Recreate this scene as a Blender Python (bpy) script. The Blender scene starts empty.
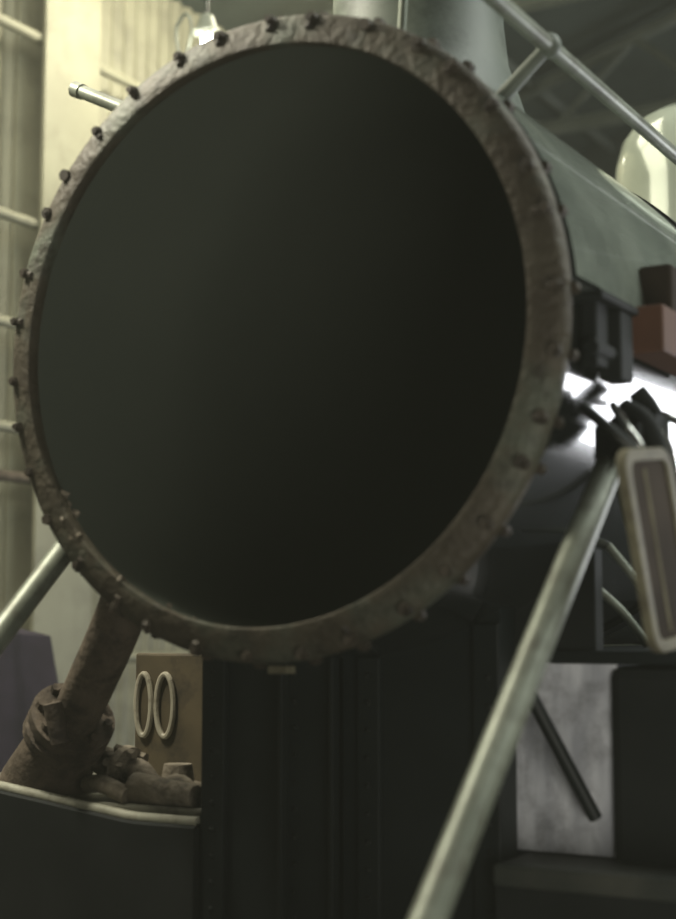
import bpy, bmesh, math, random
from mathutils import Vector, Matrix
random.seed(4)
sc=bpy.context.scene
try:
    sc.view_settings.view_transform='Standard'
except Exception: pass
pi=math.pi
# ---------------------------------------------------------------- materials
def mat(name,c1,c2=None,scale=6.,rough=.6,metal=0.,bump=0.,c3=None,stretch=(1,1,1),lo=.35,hi=.65,coat=0.,detail=6,grime=None,spec=.5):
    m=bpy.data.materials.new(name); m.use_nodes=True
    nt=m.node_tree; b=nt.nodes['Principled BSDF']
    b.inputs['Roughness'].default_value=rough; b.inputs['Metallic'].default_value=metal
    b.inputs['Coat Weight'].default_value=coat; b.inputs['Specular IOR Level'].default_value=spec
    if c2 is None: c2=tuple(x*.8 for x in c1)
    tc=nt.nodes.new('ShaderNodeTexCoord'); mp=nt.nodes.new('ShaderNodeMapping'); mp.inputs['Scale'].default_value=stretch
    n=nt.nodes.new('ShaderNodeTexNoise'); n.inputs['Scale'].default_value=scale; n.inputs['Detail'].default_value=detail
    r=nt.nodes.new('ShaderNodeValToRGB'); r.color_ramp.elements[0].position=lo; r.color_ramp.elements[1].position=hi
    r.color_ramp.elements[0].color=(*c1,1); r.color_ramp.elements[1].color=(*c2,1)
    if c3:
        e=r.color_ramp.elements.new((lo+hi)/2); e.color=(*c3,1)
    L=nt.links.new
    L(tc.outputs['Object'],mp.inputs['Vector']); L(mp.outputs['Vector'],n.inputs['Vector']); L(n.outputs['Fac'],r.inputs['Fac'])
    src=r.outputs['Color']
    if grime:
        col,gs,amt=grime
        n3=nt.nodes.new('ShaderNodeTexNoise'); n3.inputs['Scale'].default_value=gs; n3.inputs['Detail'].default_value=8; n3.inputs['Roughness'].default_value=.7
        L(tc.outputs['Object'],n3.inputs['Vector'])
        r3=nt.nodes.new('ShaderNodeValToRGB'); r3.color_ramp.elements[0].position=.48; r3.color_ramp.elements[1].position=.66
        r3.color_ramp.elements[0].color=(0,0,0,1); r3.color_ramp.elements[1].color=(amt,amt,amt,1); L(n3.outputs['Fac'],r3.inputs['Fac'])
        mx=nt.nodes.new('ShaderNodeMix'); mx.data_type='RGBA'; L(r3.outputs['Color'],mx.inputs[0]); L(src,mx.inputs[6]); mx.inputs[7].default_value=(*col,1); src=mx.outputs[2]
    L(src,b.inputs['Base Color'])
    if bump:
        bp=nt.nodes.new('ShaderNodeBump'); bp.inputs['Strength'].default_value=bump; bp.inputs['Distance'].default_value=.01
        n2=nt.nodes.new('ShaderNodeTexNoise'); n2.inputs['Scale'].default_value=scale*5; n2.inputs['Detail'].default_value=4
        L(mp.outputs['Vector'],n2.inputs['Vector']); L(n2.outputs['Fac'],bp.inputs['Height']); L(bp.outputs['Normal'],b.inputs['Normal'])
    return m
def emis(name,col,st):
    m=bpy.data.materials.new(name); m.use_nodes=True; b=m.node_tree.nodes['Principled BSDF']
    b.inputs['Base Color'].default_value=(*col,1); b.inputs['Emission Color'].default_value=(*col,1); b.inputs['Emission Strength'].default_value=st; return m
M_ring=mat('ring_rusty_steel',(.054,.042,.028),(.11,.125,.094),6,.6,.15,.9,c3=(.08,.068,.047),detail=9,grime=((.024,.015,.009),12,.85))
M_bolt=mat('stud_dark',(.026,.02,.014),(.07,.055,.04),20,.65,.2)
M_black=mat('black_paint',(.0045,.007,.0075),(.010,.014,.015),3,.5,spec=.35)
M_blackm=mat('black_matte',(.006,.008,.008),(.013,.015,.015),4,.75,spec=.25)
M_gloss=mat('black_gloss_smokebox',(.008,.010,.010),(.018,.02,.019),2,.2,coat=.6)
M_sage=mat('boiler_sage',(.19,.22,.185),(.255,.285,.24),2.5,.22,coat=.6,grime=((.09,.105,.09),3,.6))
M_inner=mat('smokebox_inside_soot',(.085,.098,.080),(.10,.113,.092),1,.95,spec=.2)
M_chim=mat('chimney_paint',(.10,.12,.10),(.16,.18,.15),3,.5,grime=((.04,.045,.036),5,.7))
M_stay=mat('stay_bar_steel',(.15,.165,.13),(.245,.265,.215),5,.45,.3,grime=((.07,.06,.045),14,.6))
M_rust=mat('rusty_pipe',(.065,.048,.033),(.13,.10,.072),7,.8,.1,.8,grime=((.02,.014,.010),9,.8))
M_lump=mat('dusty_casting',(.14,.115,.08),(.25,.215,.165),9,.8,.1,.8,grime=((.03,.022,.015),12,.8))
M_brown=mat('rust_brown_box',(.06,.045,.022),(.095,.072,.037),5,.7,grime=((.018,.013,.008),6,.85))
M_cream=mat('cream_paint',(.38,.35,.27),(.30,.275,.21),6,.5,grime=((.12,.1,.07),16,.7))
M_tan=mat('tan_frame',(.19,.175,.115),(.14,.128,.085),6,.6,grime=((.07,.058,.038),12,.6),spec=.3)
M_darkred=mat('dark_brown_panel',(.03,.022,.017),(.055,.042,.032),5,.9,spec=.15)
M_red=mat('red_oxide',(.08,.036,.021),(.12,.052,.03),5,.7)
M_pale=mat('galvanised_sheet',(.46,.47,.52),(.80,.81,.86),6,.5,.0,stretch=(3,3,.6),grime=((.22,.22,.24),9,.6))
M_foot=mat('footplate_worn',(.03,.035,.03),(.07,.07,.058),4,.6,.1,.3)
M_footl=mat('footplate_dusty',(.09,.09,.068),(.21,.20,.155),4,.6,.1,.3,grime=((.03,.025,.018),9,.7))
M_edge=mat('worn_edge',(.34,.33,.26),(.23,.23,.175),8,.6,grime=((.12,.11,.08),14,.7))
M_dome=mat('dome_cream_gloss',(.38,.42,.34),(.47,.51,.42),3,.15,.2,coat=.5)
M_wall=mat('corrugated_sheet',(.22,.215,.15),(.30,.29,.205),1.2,.6,grime=((.11,.105,.075),1.5,.6))
M_col=mat('column_paint',(.24,.235,.168),(.29,.285,.205),2,.6,grime=((.15,.145,.105),3,.5))
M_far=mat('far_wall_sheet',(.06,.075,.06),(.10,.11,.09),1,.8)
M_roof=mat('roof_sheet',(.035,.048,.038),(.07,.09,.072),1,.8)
M_beam=mat('roof_beam_paint',(.11,.125,.10),(.18,.20,.165),2,.6)
M_floor=mat('concrete_floor',(.02,.02,.018),(.04,.04,.035),3,.8,0,.4)
M_purple=mat('purple_tarp',(.017,.012,.024),(.030,.022,.040),5,.8)
M_chrome=mat('bright_steel',(.75,.75,.72),(.6,.6,.58),10,.15,.9)
M_lamp=emis('lamp_bulb',(1.,.95,.8),60)
# ---------------------------------------------------------------- helpers
def empty(name,loc=(0,0,0)):
    e=bpy.data.objects.new(name,None); e.location=loc; sc.collection.objects.link(e); return e
def fin(bm,name,m,parent=None,smooth=False,bevel=0,bseg=2):
    bmesh.ops.recalc_face_normals(bm,faces=bm.faces)
    me=bpy.data.meshes.new(name); bm.to_mesh(me); bm.free(); me.materials.append(m)
    o=bpy.data.objects.new(name,me); sc.collection.objects.link(o)
    if smooth:
        me.polygons.foreach_set('use_smooth',[True]*len(me.polygons))
        try: me.set_sharp_from_angle(angle=math.radians(40))
        except Exception: pass
    if bevel:
        md=o.modifiers.new('b','BEVEL'); md.width=bevel; md.segments=bseg; md.limit_method='ANGLE'
    if parent: o.parent=parent; 
    return o
def lathe(name,prof,m,parent=None,axis='Y',c=(0,0,0),n=128,closed=False,fn=None):
    bm=bmesh.new(); rings=[]
    for j,(r,h) in enumerate(prof):
        ring=[]
        for i in range(n):
            a=2*pi*i/n
            if axis=='Y': co=(c[0]+r*math.cos(a),c[1]+h,c[2]+r*math.sin(a))
            else: co=(c[0]+r*math.cos(a),c[1]+r*math.sin(a),c[2]+h)
            if fn: co=fn(j,co)
            ring.append(bm.verts.new(co))
        rings.append(ring)
    k=len(rings)
    for j in range(k if closed else k-1):
        A=rings[j];B=rings[(j+1)%k]
        for i in range(n): bm.faces.new((A[i],A[(i+1)%n],B[(i+1)%n],B[i]))
    return fin(bm,name,m,parent,True)
def addbox(bm,a,b,mtx=None):
    x0,y0,z0=a;x1,y1,z1=b
    v=[Vector(q) for q in ((x0,y0,z0),(x1,y0,z0),(x1,y1,z0),(x0,y1,z0),(x0,y0,z1),(x1,y0,z1),(x1,y1,z1),(x0,y1,z1))]
    if mtx: v=[mtx@q for q in v]
    v=[bm.verts.new(q) for q in v]
    for f in ((0,1,2,3),(4,5,6,7),(0,1,5,4),(1,2,6,5),(2,3,7,6),(3,0,4,7)): bm.faces.new([v[i] for i in f])
def box(name,a,b,m,parent=None,bevel=.008,mtx=None):
    bm=bmesh.new(); addbox(bm,a,b,mtx); return fin(bm,name,m,parent,bevel=bevel)
def addtube(bm,pts,r,n=16,caps=True):
    pts=[Vector(p) for p in pts]; rings=[]
    rr=r if isinstance(r,(list,tuple)) else [r]*len(pts)
    prev=None
    for i,p in enumerate(pts):
        t=(pts[min(i+1,len(pts)-1)]-pts[max(i-1,0)]).normalized()
        if prev is None:
            u=t.orthogonal().normalized()
        else: u=(prev-t*prev.dot(t)).normalized()
        prev=u; w=t.cross(u)
        rings.append([bm.verts.new(p+(u*math.cos(2*pi*k/n)+w*math.sin(2*pi*k/n))*rr[i]) for k in range(n)])
    for A,B in zip(rings,rings[1:]):
        for k in range(n): bm.faces.new((A[k],A[(k+1)%n],B[(k+1)%n],B[k]))
    if caps: bm.faces.new(rings[0]); bm.faces.new(rings[-1])
def tube(name,pts,r,m,parent=None,n=20):
    bm=bmesh.new(); addtube(bm,pts,r,n); return fin(bm,name,m,parent,True)
def smoothpts(pts,k=6):
    pts=[Vector(p) for p in pts]; out=[]
    P=[pts[0]]+pts+[pts[-1]]
    for i in range(1,len(P)-2):
        for j in range(k):
            t=j/k; a,b,c,d=P[i-1],P[i],P[i+1],P[i+2]
            out.append(.5*((2*b)+(c-a)*t+(2*a-5*b+4*c-d)*t*t+(3*b-a-3*c+d)*t**3))
    out.append(pts[-1]); return out
def rivets(name,pts,r,m,parent=None):
    bm=bmesh.new()
    for p in pts: bmesh.ops.create_uvsphere(bm,u_segments=8,v_segments=6,radius=r,matrix=Matrix.Translation(p))
    return fin(bm,name,m,parent,True)
# ---------------------------------------------------------------- locomotive
CZ=2.6
loco=empty('steam_locomotive')
c=(0,0,CZ)
lathe('smokebox_door_ring',[(.785,.03),(.757,.030),(.749,-.004),(.754,-.014),(.768,-.014),(.820,.002),(.834,.012),(.840,.03),(.838,.052),(.825,.055),(.80,.055)],M_ring,loco,c=c,n=160,closed=True)
# studs round the ring
bm=bmesh.new(); NB=34
for i in range(NB):
    a=2*pi*(i+.3)/NB+random.uniform(-.03,.03); r=.820+random.uniform(-.004,.004)
    x,z=r*math.cos(a),CZ+r*math.sin(a); h=random.uniform(-.022,-.004)
    addtube(bm,[(x,h,z),(x,.06,z)],.009,8)
    addtube(bm,[(x,-.009,z),(x,.012,z)],random.uniform(.014,.019),6)
    q=.840; x,z=q*math.cos(a),CZ+q*math.sin(a)
    addtube(bm,[(x,.045,z),(x,.072,z)],.015,6)
    if random.random()<.75:
        r0=random.uniform(.785,.81)
        addtube(bm,[(r0*math.cos(a),-.009,CZ+r0*math.sin(a)),(.834*math.cos(a),.012,CZ+.834*math.sin(a))],.010,6)
fin(bm,'ring_studs',M_bolt,loco)
lathe('smokebox_shell',[(.828,.05),(.828,1.62),(.812,1.62),(.812,.05)],M_gloss,loco,c=c,closed=True)
lathe('smokebox_lining',[(.805,.03),(.805,.9),(.79,1.1),(.73,1.3),(.60,1.42),(.4,1.48),(.001,1.5)],M_inner,loco,c=c)
lathe('smokebox_rear_band',[(.828,1.55),(.842,1.55),(.842,1.66),(.828,1.66)],M_black,loco,c=c,closed=True)
lathe('boiler_barrel',[(.82,1.62),(.82,7.0),(.001,7.0)],M_sage,loco,c=c)
for k,y in enumerate((3.0,4.6,6.2)):
    lathe('boiler_band_%d'%k,[(.82,y),(.828,y),(.828,y+.07),(.82,y+.07)],M_chim,loco,c=c,closed=True)
# upper half of smokebox shell, in the paler sage colour
bm=bmesh.new(); A=[];n=48
for i in range(n+1):
    a=math.radians(5+ (170)*i/n)
    A.append([bm.verts.new((.834*math.cos(a),y,CZ+.834*math.sin(a))) for y in (.10,1.54)])
for i in range(n): bm.faces.new((A[i][0],A[i+1][0],A[i+1][1],A[i][1]))
fin(bm,'smokebox_upper_sheet',M_sage,loco,True)
def saddle_fn(rad):
    def g(j,co):
        if j<3:
            s=math.sqrt(max(rad*rad-co[0]**2,0))+CZ
            k=(0.004,.012,.05)[j]
            return (co[0],co[1],s+k)
        return co
    return g
lathe('chimney',[(.44,0),(.40,0),(.34,0),(.285,.16),(.27,.30),(.265,.9),(.30,.93),(.31,.99),(.28,1.03),(.22,1.03),(.20,.2)],M_chim,loco,axis='Z',c=(0,.92,CZ+.83),n=64,fn=saddle_fn(.834))
lathe('steam_dome',[(.48,0),(.44,0),(.39,0),(.365,.18),(.36,.55),(.352,.66),(.32,.78),(.25,.88),(.15,.94),(.001,.965)],M_dome,loco,axis='Z',c=(0,3.8,CZ+.80),n=64,fn=saddle_fn(.822))
lathe('dome_band',[(.363,.20),(.372,.20),(.372,.24),(.363,.24)],M_chim,loco,axis='Z',c=(0,3.8,CZ+.80),n=64,closed=True)
# handrail
tube('handrail',smoothpts([(.58,-.55,3.55),(.64,-.25,3.40),(.65,.0,3.37),(.65,1.5,3.37),(.65,5,3.37)]),.022,M_stay,loco)
bm=bmesh.new()
for y in (.40,2.2,4.0):
    addtube(bm,[(.52,y-.05,3.22),(.65,y,3.37)],[.022,.017],10)
    bmesh.ops.create_uvsphere(bm,u_segments=16,v_segments=10,radius=.034,matrix=Matrix.Translation((.65,y,3.37)))
    addtube(bm,[(.50,y-.055,3.19),(.53,y-.045,3.235)],.04,12)
fin(bm,'handrail_stanchions',M_chim,loco,True)
tube('chimney_blower_rod',[(.235,.35,3.40),(.27,.33,3.75)],.012,M_stay,loco)
# diagonal stays
for k,sg in enumerate((1,-1)):
    top=Vector((sg*.85,.28,2.27)) if sg>0 else Vector((-.80,.42,2.27)); bot=Vector((sg*.79,-.9,1.05))
    tube('diagonal_stay_%d'%(k+1),[top,bot],.035,M_stay,loco)
    bm=bmesh.new(); d=(bot-top).normalized()
    addtube(bm,[top-d*.05,top+d*.03],[.03,.045],12)
    addbox(bm,(top.x-.03 if sg>0 else top.x-.02,top.y-.06,top.z-.02),(top.x+.02,top.y+.10,top.z+.06))
    addtube(bm,[bot-d*.03,bot+d*.05],[.05,.05],12)
    fin(bm,'stay_bracket_%d'%(k+1),M_black,loco,bevel=.004)
# smokebox saddle: plate with curved top, angle irons
bm=bmesh.new(); n=24; fr=[];
for y in (.50,.60):
    row=[bm.verts.new((-.49,y,.7))]
    for i in range(n+1):
        x=-.49+.935*i/n; row.append(bm.verts.new((x,y,CZ-math.sqrt(.829**2-x*x)+.006)))
    row.append(bm.verts.new((.445,y,.7))); fr.append(row)
bm.faces.new(fr[0]); bm.faces.new(fr[1])
for k in range(len(fr[0])): k2=(k+1)%len(fr[0]); bm.faces.new((fr[0][k],fr[0][k2],fr[1][k2],fr[1][k]))
fin(bm,'saddle_plate',M_black,loco)
bm=bmesh.new()
addbox(bm,(-.50,.48,.7),(-.42,.505,1.90)); addbox(bm,(.375,.48,.7),(.45,.505,1.86))
addbox(bm,(-.21,.47,.7),(-.03,.505,1.775)); addbox(bm,(.02,.485,.7),(.09,.505,1.77)); addbox(bm,(-.21,.44,.7),(-.195,.5,1.775)); addbox(bm,(-.045,.44,.7),(-.03,.5,1.77))
fin(bm,'saddle_angle_irons',M_black,loco,bevel=.004)
rivets('saddle_rivets',[(x,.48 if abs(x)>.3 else (.468 if x<0 else .484),.82+.075*k) for x in (-.46,-.17,.055,.42) for k in range(13)],.009,M_blackm,loco)
box('saddle_gap_blocker',(.40,.64,1.70),(.66,.70,2.06),M_blackm,loco,.004)  # dark plate added to block the bright gap between saddle and shell
box('maker_tag',(.0,.06,1.735),(.06,.10,1.755),M_tan,loco,.003)
# ash and scale on the lower inner rim
bm=bmesh.new()
for k in range(34):
    a=math.radians(random.choice((random.uniform(205,222),random.uniform(236,262)))); r=.762+random.uniform(-.010,.02); y=random.uniform(-.01,.05)
    s=random.uniform(.005,.014)
    mt=Matrix.Translation((r*math.cos(a),y,CZ+r*math.sin(a)))@Matrix.Rotation(random.uniform(0,3),4,(random.random(),1,random.random()))
    addbox(bm,(-s,-s*.6,-s*.5),(s,s,s*.5),mt)
fin(bm,'smokebox_ash_debris',M_lump,loco,bevel=.002)
# left steam pipe to cylinder
P=smoothpts([(-.665,.35,1.97),(-.74,.37,1.84),(-.90,.46,1.68),(-1.08,.56,1.50),(-1.22,.64,1.34)],5)
tube('steam_pipe',P,.075,M_rust,loco,24)
def flange(bm,p,d,r,h,nb):
    p=Vector(p); d=Vector(d).normalized(); addtube(bm,[p-d*h,p+d*h],r,24)
    u=d.orthogonal().normalized(); w=d.cross(u)
    for i in range(nb):
        a=2*pi*i/nb; q=p+(u*math.cos(a)+w*math.sin(a))*(r*.80); addtube(bm,[q-d*(h+.025),q+d*(h+.025)],.015,6)
bm=bmesh.new(); flange(bm,(-1.03,.53,1.56),(-.18,.1,-.18),.135,.018,8); flange(bm,(-1.07,.55,1.52),(-.18,.1,-.18),.135,.018,8)
addtube(bm,[(-1.10,.57,1.49),(-1.24,.65,1.33)],[.11,.15],24)
addtube(bm,[(-.98,.42,1.50),(-1.0,.40,1.62)],.03,10)
fin(bm,'steam_pipe_flanges',M_rust,loco,True)
bm=bmesh.new()
addtube(bm,smoothpts([(-1.05,.68,1.42),(-.95,.66,1.43),(-.82,.64,1.38),(-.70,.62,1.36),(-.58,.60,1.35)],5),[.035+.012*math.sin(i*.9) for i in range(21)],16)
flange(bm,(-.90,.64,1.41),(1,-.1,-.2),.07,.015,6); addtube(bm,[(-.78,.75,1.33),(-.78,.75,1.42)],[.06,.045],12)
addtube(bm,[(-.80,.56,1.36),(-.56,.54,1.35)],[.05,.035],12)
addtube(bm,smoothpts([(-1.0,.58,1.36),(-.90,.53,1.37),(-.80,.52,1.34)],4),.028,10)
for q in ((-.66,.68,1.345),(-.96,.74,1.35),(-.62,.56,1.34)): bmesh.ops.create_icosphere(bm,subdivisions=2,radius=.035,matrix=Matrix.Translation(q))
fin(bm,'drain_pipe_castings',M_lump,loco,True)
# left cylinder cover / footplate
box('cylinder_block_left',(-1.75,.56,.70),(-.51,1.8,1.30),M_blackm,loco,.02)
bm=bmesh.new(); addbox(bm,(-1.80,.50,1.295),(-.505,1.85,1.32)); fin(bm,'footplate_left',M_footl,loco,bevel=.008)
bm=bmesh.new(); n=30; F=[]
def zt(x): return 1.352-.07*min(1,max(0,(x+1.35)/.6))
for i in range(n+1):
    x=-1.8+1.29*i/n; z=zt(x)
    F.append([bm.verts.new(q) for q in ((x,.46,.7),(x,.46,z-.012),(x,.475,z),(x,.53,z),(x,.53,1.2),(x,.49,.7))])
for i in range(n):
    for k in range(6): bm.faces.new((F[i][k],F[i+1][k],F[i+1][(k+1)%6],F[i][(k+1)%6]))
bm.faces.new(F[0]); bm.faces.new(F[-1])
fin(bm,'valance_left',M_blackm,loco)
tube('footplate_beading_left',[(-1.8+1.29*i/30,.485,.003+zt(-1.8+1.29*i/30)) for i in range(31)],.017,M_edge,loco,12)
box('brown_number_plate',(-1.15,1.0,1.32),(-.68,1.04,1.76),M_brown,loco,.008)
bm=bmesh.new()
for cx,rx in ((-1.105,.032),(-1.015,.036)):
    pts=[(cx+rx*math.cos(a),.992,1.585+.105*math.sin(a)) for a in [2*pi*i/24+ .9 for i in range(25)]]
    addtube(bm,pts,.010,8)
fin(bm,'plate_numerals',M_cream,loco,True)
# right hand side fittings
box('cylinder_block_right',(.705,.60,.75),(1.45,1.6,1.75),M_blackm,loco,.03)
box('running_board_right',(.45,.62,1.755),(1.50,6.5,1.79),M_black,loco,.006)
box('running_board_left',(-1.50,1.9,1.755),(-.55,6.5,1.79),M_black,loco,.006)
box('pale_sheet_panel',(.38,.625,1.26),(.72,.64,1.755),M_pale,loco,.002)
tube('drain_rod',[(.54,.46,1.69),(.665,.60,1.36)],.018,M_black,loco)
box('footplate_right',(.46,.40,1.20),(1.45,1.5,1.255),M_foot,loco,.01)
box('footplate_valance_right',(.46,.42,.75),(1.45,.46,1.21),M_blackm,loco,.003)
box('frame_front',(-.52,.40,.72),(.445,.50,.95),M_black,loco)
bm=bmesh.new()
addbox(bm,(.83,.12,2.46),(.87,.20,2.63)); addbox(bm,(.81,.08,2.61),(.90,.34,2.63)); addbox(bm,(.83,.23,2.44),(.89,.32,2.61)); addbox(bm,(.825,.13,2.50),(.85,.30,2.58))
addtube(bm,[(.86,.10,2.50),(.86,.34,2.50)],.022,10)
fin(bm,'side_bracket',M_blackm,loco,bevel=.006)
box('red_oxide_box',(.84,.40,2.53),(.94,.85,2.65),M_red,loco,.006)
box('lubricator_cover',(.81,.60,2.665),(.90,.85,2.80),M_darkred,loco,.01)
# tan framed panel
A=Vector((1.0,-.12,2.23)); Bv=Vector((.02,.26,.03)); Cv=Vector((.0,.20,-.44)); N=Bv.cross(Cv).normalized()
bm=bmesh.new()
def path(ins,ro):
    u=Bv.normalized(); v=Cv.normalized(); lb=Bv.length; lc=Cv.length; out=[]
    for cx,cy,a0 in ((ins+ro,ins+ro,180),(lb-ins-ro,ins+ro,270),(lb-ins-ro,lc-ins-ro,0),(ins+ro,lc-ins-ro,90)):
        for k in range(7):
            a=math.radians(a0+15*k); out.append(A+u*(cx+ro*math.cos(a))+v*(cy+ro*math.sin(a)))
    return out
O=path(0,.05); I=path(.03,.03)
def ringsolid(O,I,th):
    f=[[bm.verts.new(p+N*s) for p in L] for L,s in ((O,th),(I,th),(I,-th),(O,-th))]
    n=len(O)
    for j in range(4):
        for k in range(n): bm.faces.new((f[j][k],f[j][(k+1)%n],f[(j+1)%4][(k+1)%n],f[(j+1)%4][k]))
ringsolid(O,I,.012)
fin(bm,'spectacle_frame',M_tan,loco,bevel=.004)
bm=bmesh.new(); I=path(.029,.03); a=[bm.verts.new(p+N*.004) for p in I]; b=[bm.verts.new(p-N*.006) for p in I]; bm.faces.new(a); bm.faces.new(b)
for k in range(len(I)): bm.faces.new((a[k],a[(k+1)%len(I)],b[(k+1)%len(I)],b[k]))
fin(bm,'spectacle_panel',M_darkred,loco)
bm=bmesh.new(); q=[A+Bv*.42+Cv*t for t in (.1,.9)]; addtube(bm,q,.010,8); fin(bm,'spectacle_bar',M_tan,loco)
tube('spectacle_mount',[A+Bv*.5+Cv*.05,Vector((.84,.1,2.36))],.014,M_black,loco)
# pipes on the right
bm=bmesh.new()
for p in ([(.86,.25,2.38),(.93,.12,2.32),(.98,.10,2.25),(.98,.25,2.15)],[(.86,.35,2.36),(.92,.32,2.34),(.95,.40,2.28),(.92,.55,2.1),(.85,.7,1.8)],[(.86,.5,2.40),(.95,.5,2.36),(1.0,.6,2.3)]):
    addtube(bm,smoothpts(p,5),.011,10)
fin(bm,'lubricator_pipes',M_chrome,loco,True)
bm=bmesh.new()
for p in ([(.86,.28,2.36),(.90,.3,2.28),(.88,.4,2.15)],[(.87,.30,2.38),(.93,.28,2.34),(.96,.3,2.25)],[(.86,.42,2.44),(.90,.45,2.36),(.9,.5,2.2)]):
    addtube(bm,smoothpts(p,5),.024,10)
addbox(bm,(.86,.36,2.28),(.93,.46,2.37)); addbox(bm,(.88,.22,2.28),(.93,.30,2.33))
fin(bm,'lubricator_body',M_blackm,loco,True)
bm=bmesh.new()
for p in ([(.52,.9,2.0),(.62,.95,1.9),(.68,1.0,1.80)],[(.62,.8,2.1),(.72,.85,1.95),(.76,.9,1.80)],[(.78,.5,2.22),(.80,.6,2.02),(.86,.7,1.80)]):
    addtube(bm,smoothpts(p,5),.012,10)
fin(bm,'side_pipes',M_stay,loco,True)
# underframe, wheels
box('main_frame',(-.45,1.2,.75),(.45,7.5,1.75),M_blackm,loco)
box('frame_plate_forward',(-.40,.60,.75),(.36,1.25,1.70),M_blackm,loco)
box('buffer_beam',(-1.3,-1.25,.75),(1.3,-1.15,1.05),M_red,loco)
box('front_platform',(-1.3,-1.2,1.0),(1.3,-.40,1.03),M_blackm,loco)
box('front_frame_plates',(-.45,-1.2,.7),(.445,.6,.99),M_blackm,loco)
for k,(y,r) in enumerate(((-.2,.42),(2.2,.55),(3.8,.55),(5.4,.55))):
    for sx in (-1,1):
        bm=bmesh.new()
        n=40
        R1=[[bm.verts.new((x,y+rr*math.cos(2*pi*i/n),.12+r+rr*math.sin(2*pi*i/n))) for i in range(n)] for x,rr in ((sx*.66,r*.8),(sx*.66,r+.03),(sx*.69,r+.03),(sx*.70,r),(sx*.80,r),(sx*.80,r*.82))]
        for j in range(6):
            for i in range(n): bm.faces.new((R1[j][i],R1[j][(i+1)%n],R1[(j+1)%6][(i+1)%n],R1[(j+1)%6][i]))
        for i in range(10):
            a=2*pi*i/10; addtube(bm,[(sx*.73,y,.12+r),(sx*.73,y+r*.83*math.cos(a),.12+r+r*.83*math.sin(a))],.03,8)
        addtube(bm,[(sx*.60,y,.12+r),(sx*.84,y,.12+r)],.1,16)
        fin(bm,'wheel_%d_%s'%(k,'r' if sx>0 else 'l'),M_blackm,loco,True)
    tube('axle_%d'%k,[(-.7,y,.12+r),(.7,y,.12+r)],.07,M_blackm,loco)
# ---------------------------------------------------------------- shed
rail=empty('railway_track')
for sx in (-1,1):
    box('rail_%d'%sx,(sx*.72-.035,-6,0),(sx*.72+.035,13.5,.12),M_rust,rail,.01)
box('floor',(-5.6,-8,-.2),(9,14,0),M_floor,None,0)
bm=bmesh.new(); prev=None; y=-8.;step=.02
H=7.3
while y<14.01:
    x=-5.5+.02*math.sin(2*pi*y/.16)
    cur=(bm.verts.new((x,y,0)),bm.verts.new((x,y,H)))
    if prev: bm.faces.new((prev[0],cur[0],cur[1],prev[1]))
    prev=cur; y+=step
o=fin(bm,'wall_left',M_wall); 
o.data.polygons.foreach_set('use_smooth',[True]*len(o.data.polygons))
fr=empty('wall_columns')
for k,y in enumerate((-.6,5.0,10.6)):
    bm=bmesh.new(); addbox(bm,(-5.47,y,0),(-5.44,y+.62,H)); addbox(bm,(-5.2,y,0),(-5.17,y+.62,H)); addbox(bm,(-5.44,y+.29,0),(-5.2,y+.33,H))
    fin(bm,'column_%d'%k,M_col,fr)
for k,z in enumerate((1.6,2.9,3.25,4.0,4.78,6.2)):
    tube('girt_%d'%k,[(-5.25,-7.5,z),(-5.25,13.5,z)],.04,M_col if k!=1 else M_rust,fr,12)
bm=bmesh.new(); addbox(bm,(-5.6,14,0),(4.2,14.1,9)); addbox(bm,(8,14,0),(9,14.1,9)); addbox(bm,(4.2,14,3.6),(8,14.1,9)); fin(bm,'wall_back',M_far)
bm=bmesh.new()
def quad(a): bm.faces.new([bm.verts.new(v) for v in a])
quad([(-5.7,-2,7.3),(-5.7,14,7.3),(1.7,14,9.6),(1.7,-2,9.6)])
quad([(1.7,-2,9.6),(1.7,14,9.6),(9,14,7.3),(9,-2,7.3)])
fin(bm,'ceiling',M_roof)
tr=empty('roof_trusses')
for k,y in enumerate((2.0,5.2,8.4,11.6)):
    bm=bmesh.new()
    addtube(bm,[(-5.6,y,7.2),(1.7,y,9.4)],.08,8); addtube(bm,[(1.7,y,9.4),(9,y,7.2)],.08,8); addtube(bm,[(-5.6,y,7.2),(9,y,7.2)],.09,8)
    for i in range(8):
        x0=-5.6+1.82*i; ztp=7.2+2.2*(1-abs(x0+.91-1.7)/7.3)
        addtube(bm,[(x0,y,7.2),(x0+.91,y,ztp)],.045,6); addtube(bm,[(x0+.91,y,ztp),(x0+1.82,y,7.2)],.045,6)
    fin(bm,'truss_%d'%k,M_beam,tr)
for k,x in enumerate((-4,-2.2,-.4,1.4,3.2,5.)):
    z=7.3+2.3*(1-abs(x-1.7)/7.3)-.12
    tube('purlin_%d'%k,[(x,-2,z),(x,14,z)],.06,M_beam,tr,6)
lamp=empty('industrial_lamp')
tube('lamp_cable',[(-3.72,5,6.0),(-3.72,5,7.85)],.012,M_black,lamp,6)
lathe('lamp_shade',[(.02,.14),(.05,.12),(.07,.05),(.10,-.0),(.095,-.0),(.06,.04)],M_beam,lamp,axis='Z',c=(-3.72,5,5.92),n=32)
bm=bmesh.new(); bmesh.ops.create_uvsphere(bm,u_segments=16,v_segments=12,radius=.05,matrix=Matrix.Translation((-3.70,5,5.86))); fin(bm,'bulb',M_lamp,lamp,True)
tube('lamp_bracket_loop',smoothpts([(-3.95,5,5.80),(-3.98,5,6.0),(-3.9,5,6.1),(-3.85,5,6.0),(-3.88,5,5.82)]),.012,M_beam,lamp,8)
bm=bmesh.new(); addtube(bm,[(-.94,.40,3.54),(-.72,.40,3.43)],.022,12); addtube(bm,[(-.96,.40,3.55),(-.93,.40,3.535)],.026,12); fin(bm,'lamp_iron_pipe',M_stay,loco,True)
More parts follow.
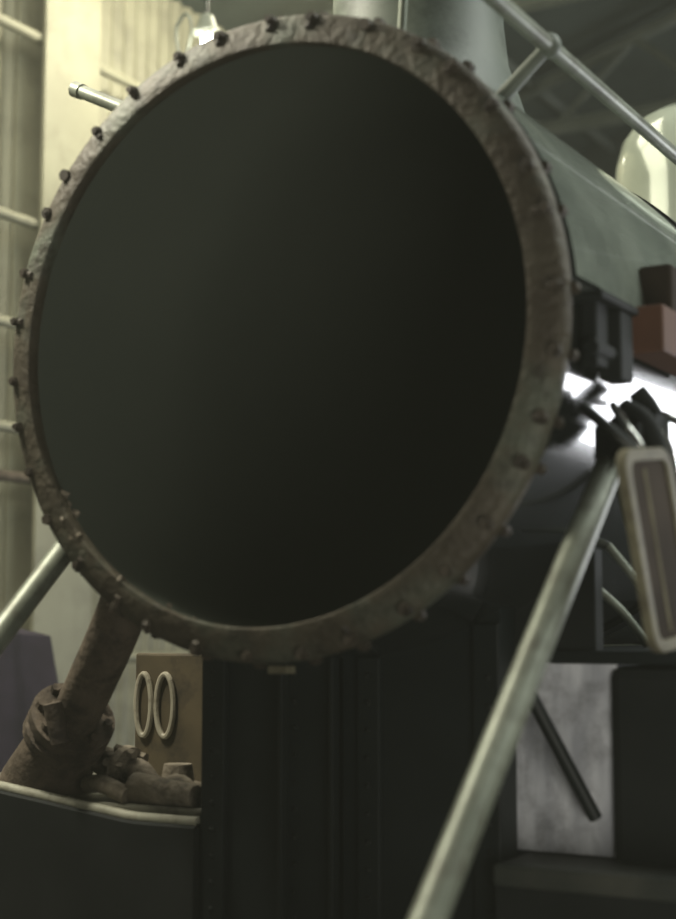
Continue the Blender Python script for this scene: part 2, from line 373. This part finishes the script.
bm=bmesh.new(); bmesh.ops.create_grid(bm,x_segments=24,y_segments=24,size=1)
for v in bm.verts:
    x,yy=v.co.x,v.co.y; e=max(abs(x),abs(yy)); 
    v.co=Vector((-4.40+x*.6+.05*math.sin(9*yy),3.2+yy*.7+.03*math.cos(8*x),1.78+.22*math.sin(3*x+yy)*(1-e) if e<.8 else 1.78-(e-.8)*8.85))
fin(bm,'tarpaulin_covered_crate',M_purple,None,True)
# ---------------------------------------------------------------- light
w=bpy.data.worlds.new('w'); sc.world=w; w.use_nodes=True; bg=w.node_tree.nodes['Background']; bg.inputs[0].default_value=(.88,.95,.84,1); bg.inputs[1].default_value=.33
# thin uniform scatter added to imitate the lens's veiling glare
vs=w.node_tree.nodes.new('ShaderNodeVolumeScatter'); vs.inputs['Color'].default_value=(.97,1,.84,1); vs.inputs['Density'].default_value=.0045; vs.inputs['Anisotropy'].default_value=.0
w.node_tree.links.new(vs.outputs[0],w.node_tree.nodes['World Output'].inputs['Volume'])
def area(name,loc,target,size,en,col,sy=None):
    l=bpy.data.lights.new(name,'AREA'); l.energy=en; l.size=size; l.color=col
    if sy: l.shape='RECTANGLE'; l.size_y=sy
    o=bpy.data.objects.new(name,l); sc.collection.objects.link(o); o.location=loc
    o.rotation_euler=(Vector(target)-Vector(loc)).to_track_quat('-Z','Y').to_euler(); return o
area('skylight_left',(-3,1,6.9),(-3,3,0),3,330,(1,.95,.76),6)
area('skylight_right',(4.,3,7.0),(.5,2,2.5),3,400,(.95,1,.92),6)
area('doorway_back',(6.1,13.8,1.8),(1.5,2,2.3),3.6,620,(.95,.97,1),3.4)
area('upper_wall_fill',(-3.2,6,6.8),(-5.5,5.5,6),.6,150,(1,.93,.70))  # added fill light, brightens the upper part of the left wall
area('upper_left_glow_fill',(-1.8,-.6,4.7),(-1.6,.2,2.0),.35,110,(1,.96,.78))  # added light out of view, makes the air and ring glow at upper left
area('front_right_fill',(3.0,-2.2,.9),(-.5,.6,3.0),2.0,56,(1,.97,.84))  # added low fill, brightens the smokebox inside and the pale panel
# ---------------------------------------------------------------- camera
s,p,f=.527,.1095,1495.
Fv=Vector((-math.sin(s)*math.cos(p),math.cos(s)*math.cos(p),math.sin(p)))
R=Vector((math.cos(s),math.sin(s),0)); U=R.cross(Fv)
cd=bpy.data.cameras.new('camera'); cam=bpy.data.objects.new('camera',cd); sc.collection.objects.link(cam)
Mx=Matrix((R,U,-Fv)).transposed().to_4x4(); Mx.translation=(2.075,-3.150,1.860); cam.matrix_world=Mx
cd.sensor_fit='VERTICAL'; cd.sensor_height=24; cd.lens=24*f/919
cd.dof.use_dof=True; cd.dof.focus_distance=5.4; cd.dof.aperture_fstop=(cd.lens/1000)/.040
sc.camera=cam
